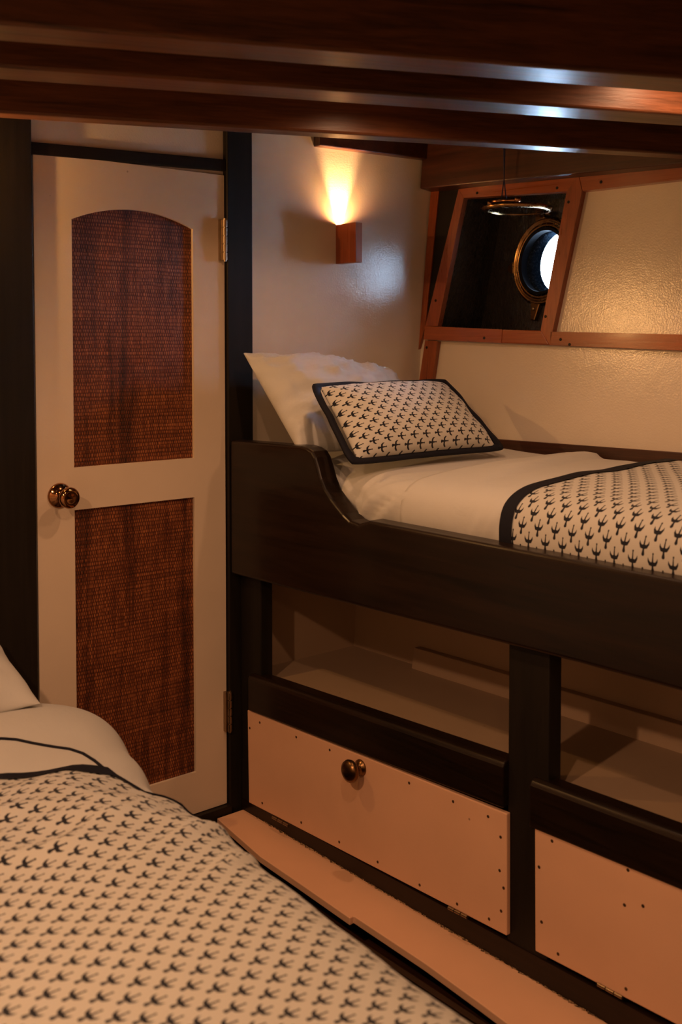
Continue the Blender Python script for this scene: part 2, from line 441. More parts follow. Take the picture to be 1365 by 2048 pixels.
# the swung-up cover: ring with glass, hinged above the porthole, hooked to the ceiling
hinge = PC + HT * (hole_r + .042) + PN * .02
CD = (PN * 0.985 - Vector((0, 0, 1)) * 0.07 + e1 * 0.13).normalized()       # direction the lid points
CC = hinge + CD * 0.118
CN = (Vector((0, 0, 1)) - CD * CD.z).normalized()
bm = bmesh.new(); torus_like(bm, CC, CN, [(-.006, .086), (-.006, .100), (.003, .107), (.006, .103), (.006, .088), (0, .085)], 72)
cov = sub('porthole_lid', bm, M['brass'], smooth=True); cov['label'] = 'brass ringed glass lid swung up level under the ceiling'
bm = bmesh.new(); lathe(bm, CC - CN * .003, CN, [(0, .086), (.005, .086)], 72)
finish('pane', bm, M['glass'], parent=cov)
bm = bmesh.new()
tng = CD.cross(CN)
for sgn in (-1, 1): box_c = hinge + tng * .02 * sgn; lathe(bm, box_c - tng * .008, tng, [(0, .008), (.016, .008)], 16)
prism(bm, [hinge + CD * .03 - tng * .02, hinge + CD * .03 + tng * .02, hinge + tng * .02, hinge - tng * .02], CN * .008)
finish('hinge', bm, M['darkbrass'], parent=cov, bevel=.002)
bm = bmesh.new(); q = CC + CD * .085 - tng * .075
lathe(bm, q + CN * .006, CN, [(0, .009), (.012, .009), (.014, .006)], 16)
lathe(bm, CC + CD * .11 + tng * .01 + CN * .004, CN, [(0, .007), (.010, .007)], 16)
tube(bm, [q + CN * .012, CC + CD * .09 - tng * .03 + CN * .014, CC + CD * .11 + tng * .01 + CN * .012], .005)
finish('dog_clamp', bm, M['copper'], parent=cov, smooth=True)
# the cord that holds the lid
ct = hull(1017, 318, 0.10); lidp = CC + CD * .06 + CN * .01
top = Vector((lidp.x, lidp.y, ZC - .005))
bm = bmesh.new()
tube(bm, [top + tng * .004, lidp + Vector((0, 0, .075)), lidp + tng * .012], .0018, 6)
tube(bm, [top - tng * .004, lidp + Vector((0, 0, .072)) , lidp - tng * .010], .0018, 6)
cord = finish('cord', bm, M['blue_cord'], smooth=True)
tag(cord, 'thin dark blue cord hanging from the ceiling to the open porthole lid', 'cord')

# -- orange wood trims on the hull side
ntrim = [0]
def plug(bm, p, r=0.0045, mi=1, off=0.0):
    lathe(bm, p + HN * off, HN, [(0, r), (.0008, r), (.001, r * .8)], 14, mi)
def trim(pts, thick, mat, plugs=(), bevel=0.003):
    ntrim[0] += 1
    bm = bmesh.new(); prism(bm, [p for p in pts], HN * thick)
    for q in plugs: plug(bm, hull(q[0], q[1], thick), off=0.0)
    return struct('trim_%d' % ntrim[0], bm, [mat, M['dark_z']], bevel=bevel)
TT = 0.022
h = lambda px, py: hull(px, py, 0.0)
def ht(px, py): return hull(px, py, TT) - HN * TT           # front-face pixel
trim([ht(918, 378), ht(1158, 350), ht(1134, 383), ht(928, 396)], TT, M['trim_y'], [(955, 386), (1115, 376)])
trim([ht(918, 378), ht(928, 396), ht(876, 652), ht(851, 652)], TT, M['trim_z'], [(872, 601)])
trim([ht(1158, 350), ht(1165, 382), ht(1100, 690), ht(1082, 660), ht(1134, 383)], TT, M['trim_z'], [(1138, 404), (1092, 633)])
def ext(px1, py1, px2, py2, x):                               # carry a line in the photo on to pixel x
    return x, py1 + (py2 - py1) * (x - px1) / (px2 - px1)
XR = 1750
trim([ht(1159, 350), ht(*ext(1159, 350, 1365, 323, XR)), ht(*ext(1168, 381, 1365, 358, XR)), ht(1166, 382)], TT, M['trim_y'], [(1203, 364)])
trim([ht(850, 652), ht(1005, 659), ht(1003, 686), ht(848, 679)], TT, M['trim_y'], [(969, 676)])
trim([ht(1005, 659), ht(1083, 661), ht(1099, 690), ht(1003, 686)], TT, M['trim_y'])
trim([ht(1102, 663), ht(*ext(1102, 663, 1365, 669, XR)), ht(*ext(1100, 690, 1365, 701, XR)), ht(1100, 690)], TT, M['trim_y'], [(1122, 679), (1140, 689)])
trim([ht(849, 680), ht(874, 682), ht(862, 768), ht(855, 830), ht(830, 830), ht(836, 768)], TT * .8, M['trim_z'], [(854, 695)])
# thin strip in the corner against the bulkhead
ntrim[0] += 1; bm = bmesh.new()
prism(bm, [h(868, 372), h(884, 372), h(856, 652), h(842, 700)], HN * .012); struct('trim_%d' % ntrim[0], bm, M['trim_z'])
ntrim[0] += 1; bm = bmesh.new()
prism(bm, [hull(880, 360, .001), hull(925, 372, .001), hull(880, 600, .001), hull(856, 655, .001)], HN * .006); struct('trim_%d' % ntrim[0], bm, M['dark_z'])
# brown rubbing ledge behind the berth mattress
ntrim[0] += 1; bm = bmesh.new()
prism(bm, [hull_y(-.005, .90), hull_y(YB, .90), hull_y(YB, .966), hull_y(-.005, .966)], HN * .018)
struct('trim_%d' % ntrim[0], bm, M['clamp'], bevel=.003)
# deck clamp along the top of the hull side
cl = 0.065
def hc(px, py): return hull(px, py, cl) - HN * cl
A = hc(868, 374); B = hc(1365, 326)
ntrim[0] += 1; bm = bmesh.new()
dirAB = (B - A).normalized()
A1 = hull_y(-.002, A.z); B1 = A + dirAB * 3.3
prism(bm, [A1, B1, hull_y(B1.y, ZC), hull_y(-.002, ZC)], HN * cl)
struct('trim_%d' % ntrim[0], bm, M['clamp'], bevel=.004)

# -- posts and rails of the bulkhead
def slab(bm, x0, x1, z0, z1, y, d, mi=0): box(bm, x0, x1, y - d, y, z0, z1, mi)
ntrim[0] += 1; bm = bmesh.new(); slab(bm, -0.78, -0.597, ZF, ZC, 0.0, .022); struct('trim_%d' % ntrim[0], bm, M['dark_z'], bevel=.003)
xp0 = on_y(441, 300, -.022).x; xp1 = on_y(505, 300, -.022).x
xh1 = on_y(437, 300, -.015).x
ntrim[0] += 1; bm = bmesh.new(); slab(bm, xd1 + .002, xp1, ZF, ZC, 0.0, .022); struct('trim_%d' % ntrim[0], bm, M['dark_z'], bevel=.003)
za, zb = on_y(60, 283, -.015).z, on_y(60, 309, -.015).z; zc_, zd = on_y(437, 317, -.015).z, on_y(440, 340, -.015).z
ntrim[0] += 1; bm = bmesh.new()
prism(bm, [(xd0 - .006, -.015, za), (xd1 + .002, -.015, zc_), (xd1 + .002, -.015, 1.724), (xd0 - .006, -.015, zb + .001)], (0, .015, 0))
struct('trim_%d' % ntrim[0], bm, M['dark_x'], bevel=.002)
ntrim[0] += 1; bm = bmesh.new(); slab(bm, xd0 - .006, xd1 + .004, ZF, -0.035, 0.0, .03); struct('trim_%d' % ntrim[0], bm, M['dark_x'], bevel=.002)
ntrim[0] += 1; bm = bmesh.new()
za = on_y(640, 291, -.03).z; zb = on_y(865, 319, -.03).z; xa = on_y(640, 291, -.03).x
prism(bm, [(xa, -.03, za), (.80, -.03, zb), (.80, -.03, ZC), (xa, -.03, ZC)], (0, .03, 0)); struct('trim_%d' % ntrim[0], bm, M['clamp'], bevel=.003)

# -- deck beams
bd = Vector((0.9395, -0.3425, 0)); bp = Vector((0.3425, 0.9395, 0)); ZB = 1.73
blabels = ['dark varnished ceiling beam at the very top of the photo, nearest the camera',
           'dark varnished ceiling beam in the middle, its side glowing orange at the right end',
           'dark varnished ceiling beam farthest back, running just above the door and the lamp']
for (q0, q1), lab in zip(((-1.338, -1.232), (-1.054, -.952), (-.639, -.578)), blabels):
    bm = bmesh.new(); a = []
    def xy(t, q): return bd * t + bp * q
    # right end stops on the hull, left end on the side wall
    def tend(q):
        t = 0.0
        for _ in range(30):
            p = xy(t, q); t += (hull_y(p.y, ZB).x - .005 - p.x) / (bd.x + .12 * .3425)
        return t
    t0 = (XL + .02) / bd.x
    P = []
    for z, top in ((ZB, 0), (ZC - .001, 1)):
        P += [xy(t0 - .35, q0) + Vector((0, 0, z)), xy(tend(q0), q0) + Vector((0, 0, z)), xy(tend(q1), q1) + Vector((0, 0, z)), xy(t0 - .35, q1) + Vector((0, 0, z))]
    for p in P: p.x = max(p.x, XL + .003)
    hexa(bm, P)
    b = finish('ceiling_beam', bm, M['beam'], bevel=.006, seg=3)
    tag(b, lab, 'beam', 'deck beams across the ceiling')

# ================================================================ DOOR
YD = -0.012
dr = bpy.data.objects.new('door_1', None); COL.objects.link(dr); dr.location = ((xd0 + xd1) / 2, 0, -.035)
dr['kind'] = 'structure'
def D(px, py): p = on_y(px, py, YD); return p.x, p.z
uL, uT = D(141, 441); uR, uT2 = D(383, 455); _, uP = D(258, 419)
_, uB = D(148, 941); _, uB2 = D(388, 911); uB = (uB + uB2) / 2
_, lT = D(150, 1026); _, lT2 = D(391, 989); lT = (lT + lT2) / 2
lB = D(397, 1543)[1]
uL = (D(141, 441)[0] + D(148, 941)[0] + D(155, 1300)[0]) / 3; uR = (D(383, 455)[0] + D(388, 911)[0] + D(396, 1500)[0]) / 3
uT = (uT + uT2) / 2
zb, zt = -.033, 1.712
x0, x1 = xd0 + .002, xd1 - .002
bm = bmesh.new()
TD = .032
def dp(pts, y=YD, d=TD): prism(bm, [(x, y, z) for x, z in pts], (0, d, 0))
dp([(x0, zb), (uL, zb), (uL, zt), (x0, zt)]); dp([(uR, zb), (x1, zb), (x1, zt), (uR, zt)])
dp([(uL, zb), (uR, zb), (uR, lB), (uL, lB)]); dp([(uL, lT), (uR, lT), (uR, uB), (uL, uB)])
arc = []
for k in range(25):
    f = k / 24; arc.append((uL + (uR - uL) * f, uT + (uP - uT) * (1 - (2 * f - 1) ** 2)))
for (ax, az), (bx, bz) in zip(arc, arc[1:]): dp([(ax, az), (bx, bz), (bx, zt), (ax, zt)])
finish('door_frame', bm, M['door_paint'], parent=dr, weld=True)
M['rattan'] = rattan('woven_reed_matting')
for z0_, z1_, lab in ((uB - .01, uP + .01, 'arched upper panel of woven brown reed'), (lB - .01, lT + .01, 'lower rectangular panel of woven brown reed')):
    bm = bmesh.new(); box(bm, uL - .008, uR + .008, YD + .009, YD + .016, z0_, z1_)
    finish('woven_panel', bm, M['rattan'], parent=dr)['label'] = lab
# knob
kp = on_y(119, 991, YD)
bm = bmesh.new()
lathe(bm, kp, (0, -1, 0), [(0, .031), (.003, .031), (.007, .028), (.012, .018), (.016, .012), (.030, .010), (.036, .013), (.043, .021), (.050, .0255), (.058, .026), (.064, .0225), (.066, .016), (.064, .009), (.063, .003)], 48)
kn = finish('door_knob', bm, M['copper'], parent=dr, smooth=True); kn['label'] = 'round polished brass door knob with rose'
# hinges
for y0_, y1_ in ((439, 521), (1384, 1463)):
    p = on_y(450 if y0_ < 1000 else 460, y0_, -.028); q = on_y(450 if y0_ < 1000 else 460, y1_, -.028)
    bm = bmesh.new()
    L = p.z - q.z; c = Vector((p.x, -.028, q.z))
    n = 5
    for k in range(n):
        lathe(bm, c + Vector((0, 0, L * k / n + .0012)), (0, 0, 1), [(0, .0066), (L / n - .0024, .0066)], 18)
    lathe(bm, c - Vector((0, 0, .003)), (0, 0, 1), [(0, .004), (L + .006, .004)], 14)
    box(bm, c.x - .011, c.x + .0, -.024, -.012, c.z, c.z + L)
    finish('hinge', bm, M['steel'], parent=dr)

# ================================================================ BERTH WITH HATCHES
bunk = thing('bunk_bed', (0.35, -1.3, ZF), 'dark wooden built-in berth with curved side board above open shelves and cream hatches', 'bunk bed')
XF, XI = -0.036, 0.020
def B(px, py, x=XF): p = on_x(px, py, x); return p.y, p.z
YE = -2.6
pts_px = [(600, 892), (613, 896), (623, 903), (630, 915), (636, 935), (642, 958), (650, 978), (661, 996), (673, 1012), (686, 1028), (699, 1041), (716, 1048)]
top = [B(*p) for p in pts_px]
zt1 = sum(B(*p)[1] for p in ((860, 1070), (1100, 1111), (1365, 1158))) / 3
zb1 = [B(523, 1163)[1], B(1023, 1289)[1], B(1365, 1374)[1]]
pts = [(-.026, B(470, 882)[1])] + top
for yy in (-.6, -.75, -.9, -1.2, -1.6, -2.0, YE): pts.append((yy, zt1))
pts += [(YE, sum(zb1) / 3 + .01), (-1.2, zb1[1]), (-.026, zb1[0] - .004)]
bm = bmesh.new(); prism(bm, [(XF, y, z) for y, z in pts], (XI - XF, 0, 0))
finish('side_board', bm, M['dark_y'], parent=bunk, bevel=.009, seg=4)['label'] = 'broad dark varnished side board that curves up at the head'
zlo = ZF
def post(y0, y1, z0, z1, x0=0.0, x1=.04):
    bm = bmesh.new(); box(bm, x0, x1, y1, y0, z0, z1); return finish('post', bm, M['dark_z'], parent=bunk, bevel=.003)
post(-.024, -.119, zlo, .70)
post(-1.004, -1.111, zlo, .70)
post(-2.05, -2.15, zlo, .70)
def rail(y0, y1, za, zb, ha, hb, x0=-.018, x1=.03):
    """shelf front rail, rounded on top; z of top at each end and height"""
    bm = bmesh.new(); a = []; prof = [(x1, 0), (x1, -1), (x0, -1), (x0, -.22), (x0 + .004, -.08), (x0 + .014, 0)]
    pa = [(x, y0, za + (ha * q if q <= -.5 else q * .06)) for x, q in prof]; pb = [(x, y1, zb + (hb * q if q <= -.5 else q * .06)) for x, q in prof]
    va = [bm.verts.new(p) for p in pa]; vb = [bm.verts.new(p) for p in pb]; n = len(prof)
    bm.faces.new(va); bm.faces.new(vb[::-1])
    for i in range(n): bm.faces.new((va[i], va[(i + 1) % n], vb[(i + 1) % n], vb[i]))
    return finish('shelf_rail', bm, M['dark_y'], parent=bunk, bevel=.004, seg=3)
rail(-.080, -1.006, on_x(504, 1352, -.018).z, on_x(1017, 1527, -.018).z, .10, .10)
rail(-1.076, -2.06, on_x(1073, 1563, -.018).z, .395, .10, .10)
bm = bmesh.new(); hexa(bm, [(-.002, -.024, ZF), (-.002, -2.6, ZF), (.04, -2.6, ZF), (.04, -.024, ZF), (-.002, -.024, -.02), (-.002, -2.6, .03), (.04, -2.6, .03), (.04, -.024, -.02)])
finish('bottom_rail', bm, M['dark_y'], parent=bunk, bevel=.003)
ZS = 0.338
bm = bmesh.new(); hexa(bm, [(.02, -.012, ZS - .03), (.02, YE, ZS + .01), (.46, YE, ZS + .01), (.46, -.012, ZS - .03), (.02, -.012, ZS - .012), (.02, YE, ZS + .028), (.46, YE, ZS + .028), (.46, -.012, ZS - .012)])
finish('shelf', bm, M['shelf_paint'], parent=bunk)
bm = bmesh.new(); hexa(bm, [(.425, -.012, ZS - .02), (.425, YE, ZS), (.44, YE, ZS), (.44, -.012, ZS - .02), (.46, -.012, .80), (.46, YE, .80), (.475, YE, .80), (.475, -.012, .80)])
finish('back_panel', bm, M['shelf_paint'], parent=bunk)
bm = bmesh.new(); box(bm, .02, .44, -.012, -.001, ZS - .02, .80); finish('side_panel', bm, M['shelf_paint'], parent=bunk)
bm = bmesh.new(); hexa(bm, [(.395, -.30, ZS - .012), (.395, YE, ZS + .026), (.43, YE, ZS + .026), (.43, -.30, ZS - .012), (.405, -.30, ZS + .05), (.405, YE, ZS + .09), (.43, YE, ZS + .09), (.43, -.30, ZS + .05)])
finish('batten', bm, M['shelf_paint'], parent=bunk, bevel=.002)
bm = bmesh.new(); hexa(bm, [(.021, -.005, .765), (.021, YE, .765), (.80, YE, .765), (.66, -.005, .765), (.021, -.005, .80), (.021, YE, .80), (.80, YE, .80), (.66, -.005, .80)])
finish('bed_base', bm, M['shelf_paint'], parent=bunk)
def hatch(c, holes, knob, hinges, lab):
    """flap: four photo corners TL TR BR BL on its front face"""
    xf = -.013
    P = [on_x(px, py, xf) for px, py in c] if not isinstance(c[0], Vector) else c
    bm = bmesh.new(); prism(bm, P, (.0125, 0, 0))
    d = finish('hatch_door', bm, M['hatch_paint'], parent=bunk, bevel=.0022, seg=2); d['label'] = lab
    if holes:
        for i, (px, py) in enumerate(holes):
            bm = bmesh.new(); q = on_x(px, py, xf); lathe(bm, q, (-1, 0, 0), [(-.001, .0034), (.0006, .0034), (.0009, .002)], 10)
            finish('screw', bm, M['screw'], parent=d)
    if knob:
        q = on_x(*knob, xf)
        bm = bmesh.new(); lathe(bm, q, (-1, 0, 0), [(0, .020), (.003, .0195), (.006, .015), (.012, .0115), (.017, .0125), (.022, .019), (.028, .0255), (.034, .0275), (.041, .0255), (.046, .018), (.048, .006)], 40)
        finish('knob', bm, M['darkbrass'], parent=d, smooth=True)['label'] = 'round dark bronze knob'
    for (ax, ay, bx, by) in hinges:
        a = on_x(ax, ay, -.014); b = on_x(bx, by, -.014); bm = bmesh.new()
        n = 3
        for k in range(n):
            f0_, f1_ = k / n + .02, (k + 1) / n - .02
            p = a.lerp(b, f0_); r_ = a.lerp(b, f1_); lathe(bm, p, r_ - p, [(0, .0038), ((r_ - p).length, .0038)], 12)
        finish('hinge', bm, M['steel'], parent=d)
    return d
hatch([(495, 1420), (1014, 1628), (1014, 1872), (498, 1605)],
      [(520, 1445), (593, 1474), (660, 1500), (819, 1566), (907, 1603), (977, 1633), (500, 1456), (1002, 1674), (1000, 1741), (1003, 1822), (525, 1606), (603, 1645), (679, 1684), (756, 1724), (840, 1770), (915, 1808), (979, 1838), (1008, 1776)],
      (722, 1535), [(545, 1634, 578, 1652), (897, 1815, 936, 1835)], 'cream hatch with a dark round knob, left of the post')
xf = -.013
t2 = on_x(1070, 1650, xf); b2 = on_x(1071, 1902, xf); sl = (on_x(1365, 1767, xf).z - t2.z) / (on_x(1365, 1767, xf).y - t2.y)
P2 = [t2, Vector((xf, -2.05, t2.z + sl * (-2.05 - t2.y))), Vector((xf, -2.05, b2.z + .03)), b2]
hatch(P2, [(1105, 1682), (1257, 1740), (1079, 1734), (1084, 1844), (1117, 1908), (1250, 1810), (1287, 1812), (1253, 1978)], None, [(1196, 1968, 1247, 1996)], 'plain cream hatch right of the post')

# cream step along the foot of the berth
ZL = -0.055
inn = [on_z(px, py, ZL) for px, py in ((478, 1613), (789, 1793), (1234, 2048))]
outp = [on_z(px, py, ZL) for px, py in ((440, 1640), (520, 1712), (612, 1775), (700, 1836), (708, 1832), (850, 1926), (966, 2010), (1060, 2080))]
bm = bmesh.new()
poly = [Vector((-.001, -.034, ZL)), Vector((-.001, -2.6, ZL))] + [Vector((outp[-1].x, -2.6, ZL))] + outp[::-1]
poly[-1] = Vector((outp[0].x, -.034, ZL))
prism(bm, poly, (0, 0, -.018))
st = finish('floor_step', bm, M['hatch_paint'], bevel=.002); tag(st, 'worn cream painted step along the floor below the hatches', 'step')
bm = bmesh.new(); rnd = random.Random(3); y = -.10
while y > -2.5:                                  # flaked paint and old sealant along the joint
    l_ = rnd.uniform(.008, .022); w_ = rnd.uniform(.001, .0065); zt_ = ZL + rnd.uniform(.0012, .0035)
    prism(bm, [(-.0005, y, zt_), (-.0015 - w_, y - l_ * .2, zt_ - .001), (-.001 - w_ * .6, y - l_ * .8, zt_ - .001), (-.0005, y - l_, zt_)], (0, 0, -.004)); y -= l_ * rnd.uniform(.75, 1.25)
fl = finish('sealant_bead', bm, M['sealant'], parent=st)
fl['label'] = 'flaking tan sealant along the joint'
bm = bmesh.new(); box(bm, -.175, -.160, -2.6, -.034, ZF, ZL - .018); finish('step_riser', bm, M['dark_y'], parent=st)

# ================================================================ SCONCES
sx0 = on_y(672, 449, 0).x; sx1 = on_y(684.5, 449, 0).x; sz1 = on_y(674, 450, 0).z; sz0 = on_y(674, 528, 0).z
sd = -on(712, 480, (sx0, 0, 0), (1, 0, 0)).y
def sconce(xc, y0, lab, glow, beam=34.0, rise=-.007):
    hw = (sx1 - sx0) / 2; a, b = xc - hw, xc + hw
    sc = thing('wall_sconce', (xc, y0 - sd / 2, sz0), lab, 'wall lamp')
    bm = bmesh.new(); t = .003
    box(bm, a, a + t, y0 - sd, y0 - .0005, sz0, sz1); box(bm, b - t, b, y0 - sd, y0 - .0005, sz0, sz1)
    box(bm, a + t, b - t, y0 - sd, y0 - sd + t, sz0, sz1); box(bm, a + t, b - t, y0 - sd + t, y0 - .0005, sz0, sz0 + .006)
    finish('lamp_body', bm, M['sconce'], parent=sc)
    bm = bmesh.new(); lathe(bm, (xc, y0 - .020, sz1 - .050), (0, 0, 1), [(0, .007), (.008, .007), (.012, .004)], 20)
    finish('bulb', bm, M['glow'], parent=sc)
    lamp('sconce_beam_light', 'SPOT', (xc, y0 - .022, sz1 - .030), beam, (1.0, .55, .22), aim=(xc, y0 - .008, sz1 + .2), spot_size=R(75), spot_blend=.6, shadow_soft_size=.004)
    lamp('sconce_glow_light', 'POINT', (xc, y0 - .060, sz1 + rise), glow, (1.0, .50, .17), shadow_soft_size=.005)
sconce((sx0 + sx1) / 2, 0.0, 'small reddish wooden box lamp throwing a bright flame of light up the cream wall', 2.6)
sconce(-0.87, 0.0, 'matching wooden box lamp on the cream wall beyond the dark post left of the door', 11.0, 40.0, .035)

# ================================================================ BERTH BEDDING
def nz(x, y, z=0.0, sc_=1.0): return noise.noise(Vector((x * sc_, y * sc_, z)))
# cross profile of the mattress, x then z, from the front bottom over the top to the hull side
PROF = [(.026, .802), (.024, .825), (.022, .850), (.025, .872), (.034, .893), (.050, .909), (.075, .920), (.11, .927), (.16, .931), (.24, .934), (.34, .936), (.44, .937), (.54, .937), (.62, .935), (.655, .925), (.665, .90), (.665, .85), (.665, .802)]
def catmull(P, n):
    out = []
    for i in range(len(P) - 1):
        p0 = P[max(i - 1, 0)]; p1 = P[i]; p2 = P[i + 1]; p3 = P[min(i + 2, len(P) - 1)]
        for k in range(n):
            t = k / n
            out.append(tuple(.5 * ((2 * b) + (-a + c) * t + (2 * a - 5 * b + 4 * c - d) * t * t + (-a + 3 * b - 3 * c + d) * t ** 3) for a, b, c, d in zip(p0, p1, p2, p3)))
    out.append(P[-1]); return out
PF = catmull(PROF, 5)
ARC = [0.0]
PROF_END = 13 * 5 + 2
for a, b in zip(PF, PF[1:]): ARC.append(ARC[-1] + math.hypot(b[0] - a[0], b[1] - a[1]))
def bunk_surf(i, y, off=0.0):
    x, z = PF[i]
    a = PF[max(i - 1, 0)]; b = PF[min(i + 1, len(PF) - 1)]
    tx, tz = b[0] - a[0], b[1] - a[1]; L = math.hypot(tx, tz) or 1
    nx, nzv = -tz / L, tx / L
    xb = hull_y(y, .93).x - .022
    sx = (xb - .1) / (.665 - .1)
    xx = x if x < .1 else .1 + (x - .1) * sx
    lift = .012 * max(0, min(1, (y + .62) / .25)) * min(1, max(0, (z - .84) / .06))
    wr = .0
    return Vector((xx + nx * off, y, z + nzv * off + lift)), Vector((nx, 0, nzv))
def bunk_cloth(name, ystart, yend, off, mat, wr, parent=None, ny=90, i0=0, i1=None, rim=True, uvon=False, puff=None):
    """cloth lying over the mattress from ystart(arc) to yend"""
    i1 = len(PF) - 1 if i1 is None else i1
    bm = bmesh.new(); uvl = bm.loops.layers.uv.new('UVMap'); rows = []; uvs = {}
    for j in range(ny + 1):
        r = []
        for i in range(i0, i1 + 1):
            ys = ystart(ARC[i]); ye = yend(ARC[i]) if callable(yend) else yend
            y = ys + (ye - ys) * j / ny
            p, n = bunk_surf(i, y, off)
            d = wr(ARC[i], y, j / ny)
            p = p + n * d
            v = bm.verts.new(p); r.append(v); uvs[v] = (-y, ARC[i])
        rows.append(r)
    for a, b in zip(rows, rows[1:]):
        for k in range(len(a) - 1): bm.faces.new((a[k], a[k + 1], b[k + 1], b[k]))
    # turn the edge down onto the layer below so the cloth has thickness
    if rim:
        lo = []
        for idx, v in enumerate(rows[0]):
            p, n = bunk_surf(i0 + idx, v.co.y + .002, off * .2 - .001); w_ = bm.verts.new(p); uvs[w_] = uvs[v]; lo.append(w_)
        for k in range(len(lo) - 1): bm.faces.new((lo[k], lo[k + 1], rows[0][k + 1], rows[0][k]))
    for f in bm.faces:
        for l in f.loops: l[uvl].uv = uvs[l.vert]
    return finish(name, bm, mat, parent=parent, smooth=True)
def wr_sheet(s, y, t):
    front = max(0, 1 - abs(s - .07) / .11)
    d = .0035 * nz(s * 3, y * 9, 1) + .005 * front * nz(s * 4, y * 24 + s * 9, 5)
    for yc, sl_k, wd, am in ((-.36, -.9, .012, .008), (-.405, -.6, .010, -.007), (-.44, .2, .012, .010), (-.475, .5, .009, -.008), (-.51, .9, .011, .010), (-.545, 1.2, .009, -.006), (-.585, 1.0, .012, .006)):
        d += 1.5 * am * front * math.exp(-((y - yc + sl_k * (s - .03)) / wd) ** 2)
    d += .006 * front * math.exp(-((y + .41 - .3 * (s - .06)) / .018) ** 2)
    return d
mat_o = bunk_cloth('mattress', lambda s: -.02, YE + .02, 0.0, M['white'], wr_sheet, ny=150, rim=False)
tag(mat_o, 'white sheeted mattress lying in the berth behind the curved side board', 'mattress')
# top sheet
def ys_sheet(s): return -.655 + .045 * min(1, s / .8)
def fold_line(s): return -.70 + .13 * (s - .25) / .6         # crease of the turned back band
def wr_top(s, y, t):
    d = .003 * nz(s * 4, y * 7, 3) + .002 * nz(s * 10, y * 20, 8)
    front = max(0, 1 - abs(s - .07) / .10)
    d += .004 * front * nz(s * 5, y * 26, 9)
    if s > .18:
        k = min(1, (s - .18) / .2); fl = -.80 + .14 * (s - .2) / .7
        if y > fl: d += .010 * k * min(1, (y - fl) / .008)
        d += .006 * k * math.exp(-((y - fl - .04) / .03) ** 2)
    for yy, am in ((-.885, .006), (-.915, .005)):
        d += am * front * math.exp(-((y - yy + .6 * (s - .03)) / .010) ** 2)
    return d
sh = bunk_cloth('top_sheet', ys_sheet, YE + .03, .006, M['white'], wr_top, ny=170, i0=2, i1=PROF_END)
tag(sh, 'smooth white top sheet tucked over the berth mattress and folded back near the pillows', 'sheet')
# bird print throw
def ys_thr(s): return -.985 + .095 * min(1, max(0, (s - .05) / .75)) + (.012 if s < .1 else .012 * max(0, 1 - (s - .1) / .1))
def wr_thr(s, y, t):
    front = max(0, 1 - abs(s - .07) / .10)
    return .0035 * nz(s * 5, y * 5, 13) + .0035 * nz(s * 9, y * 12, 18) + .002 * front * nz(s * 6, y * 12, 4)
BW = .034
thr = bunk_cloth('bed_throw', lambda s: ys_thr(s) - BW * .6, YE + .04, .018, M['bird'], wr_thr, ny=180, i0=3, i1=PROF_END, rim=True)
tag(thr, 'cream throw with navy bird print across the foot of the berth', 'throw')
br_ = bunk_cloth('border', ys_thr, lambda s: ys_thr(s) - BW, .0205, M['navy'], wr_thr, parent=thr, ny=8, i0=3, i1=PROF_END)
br_['label'] = 'dark navy border band'

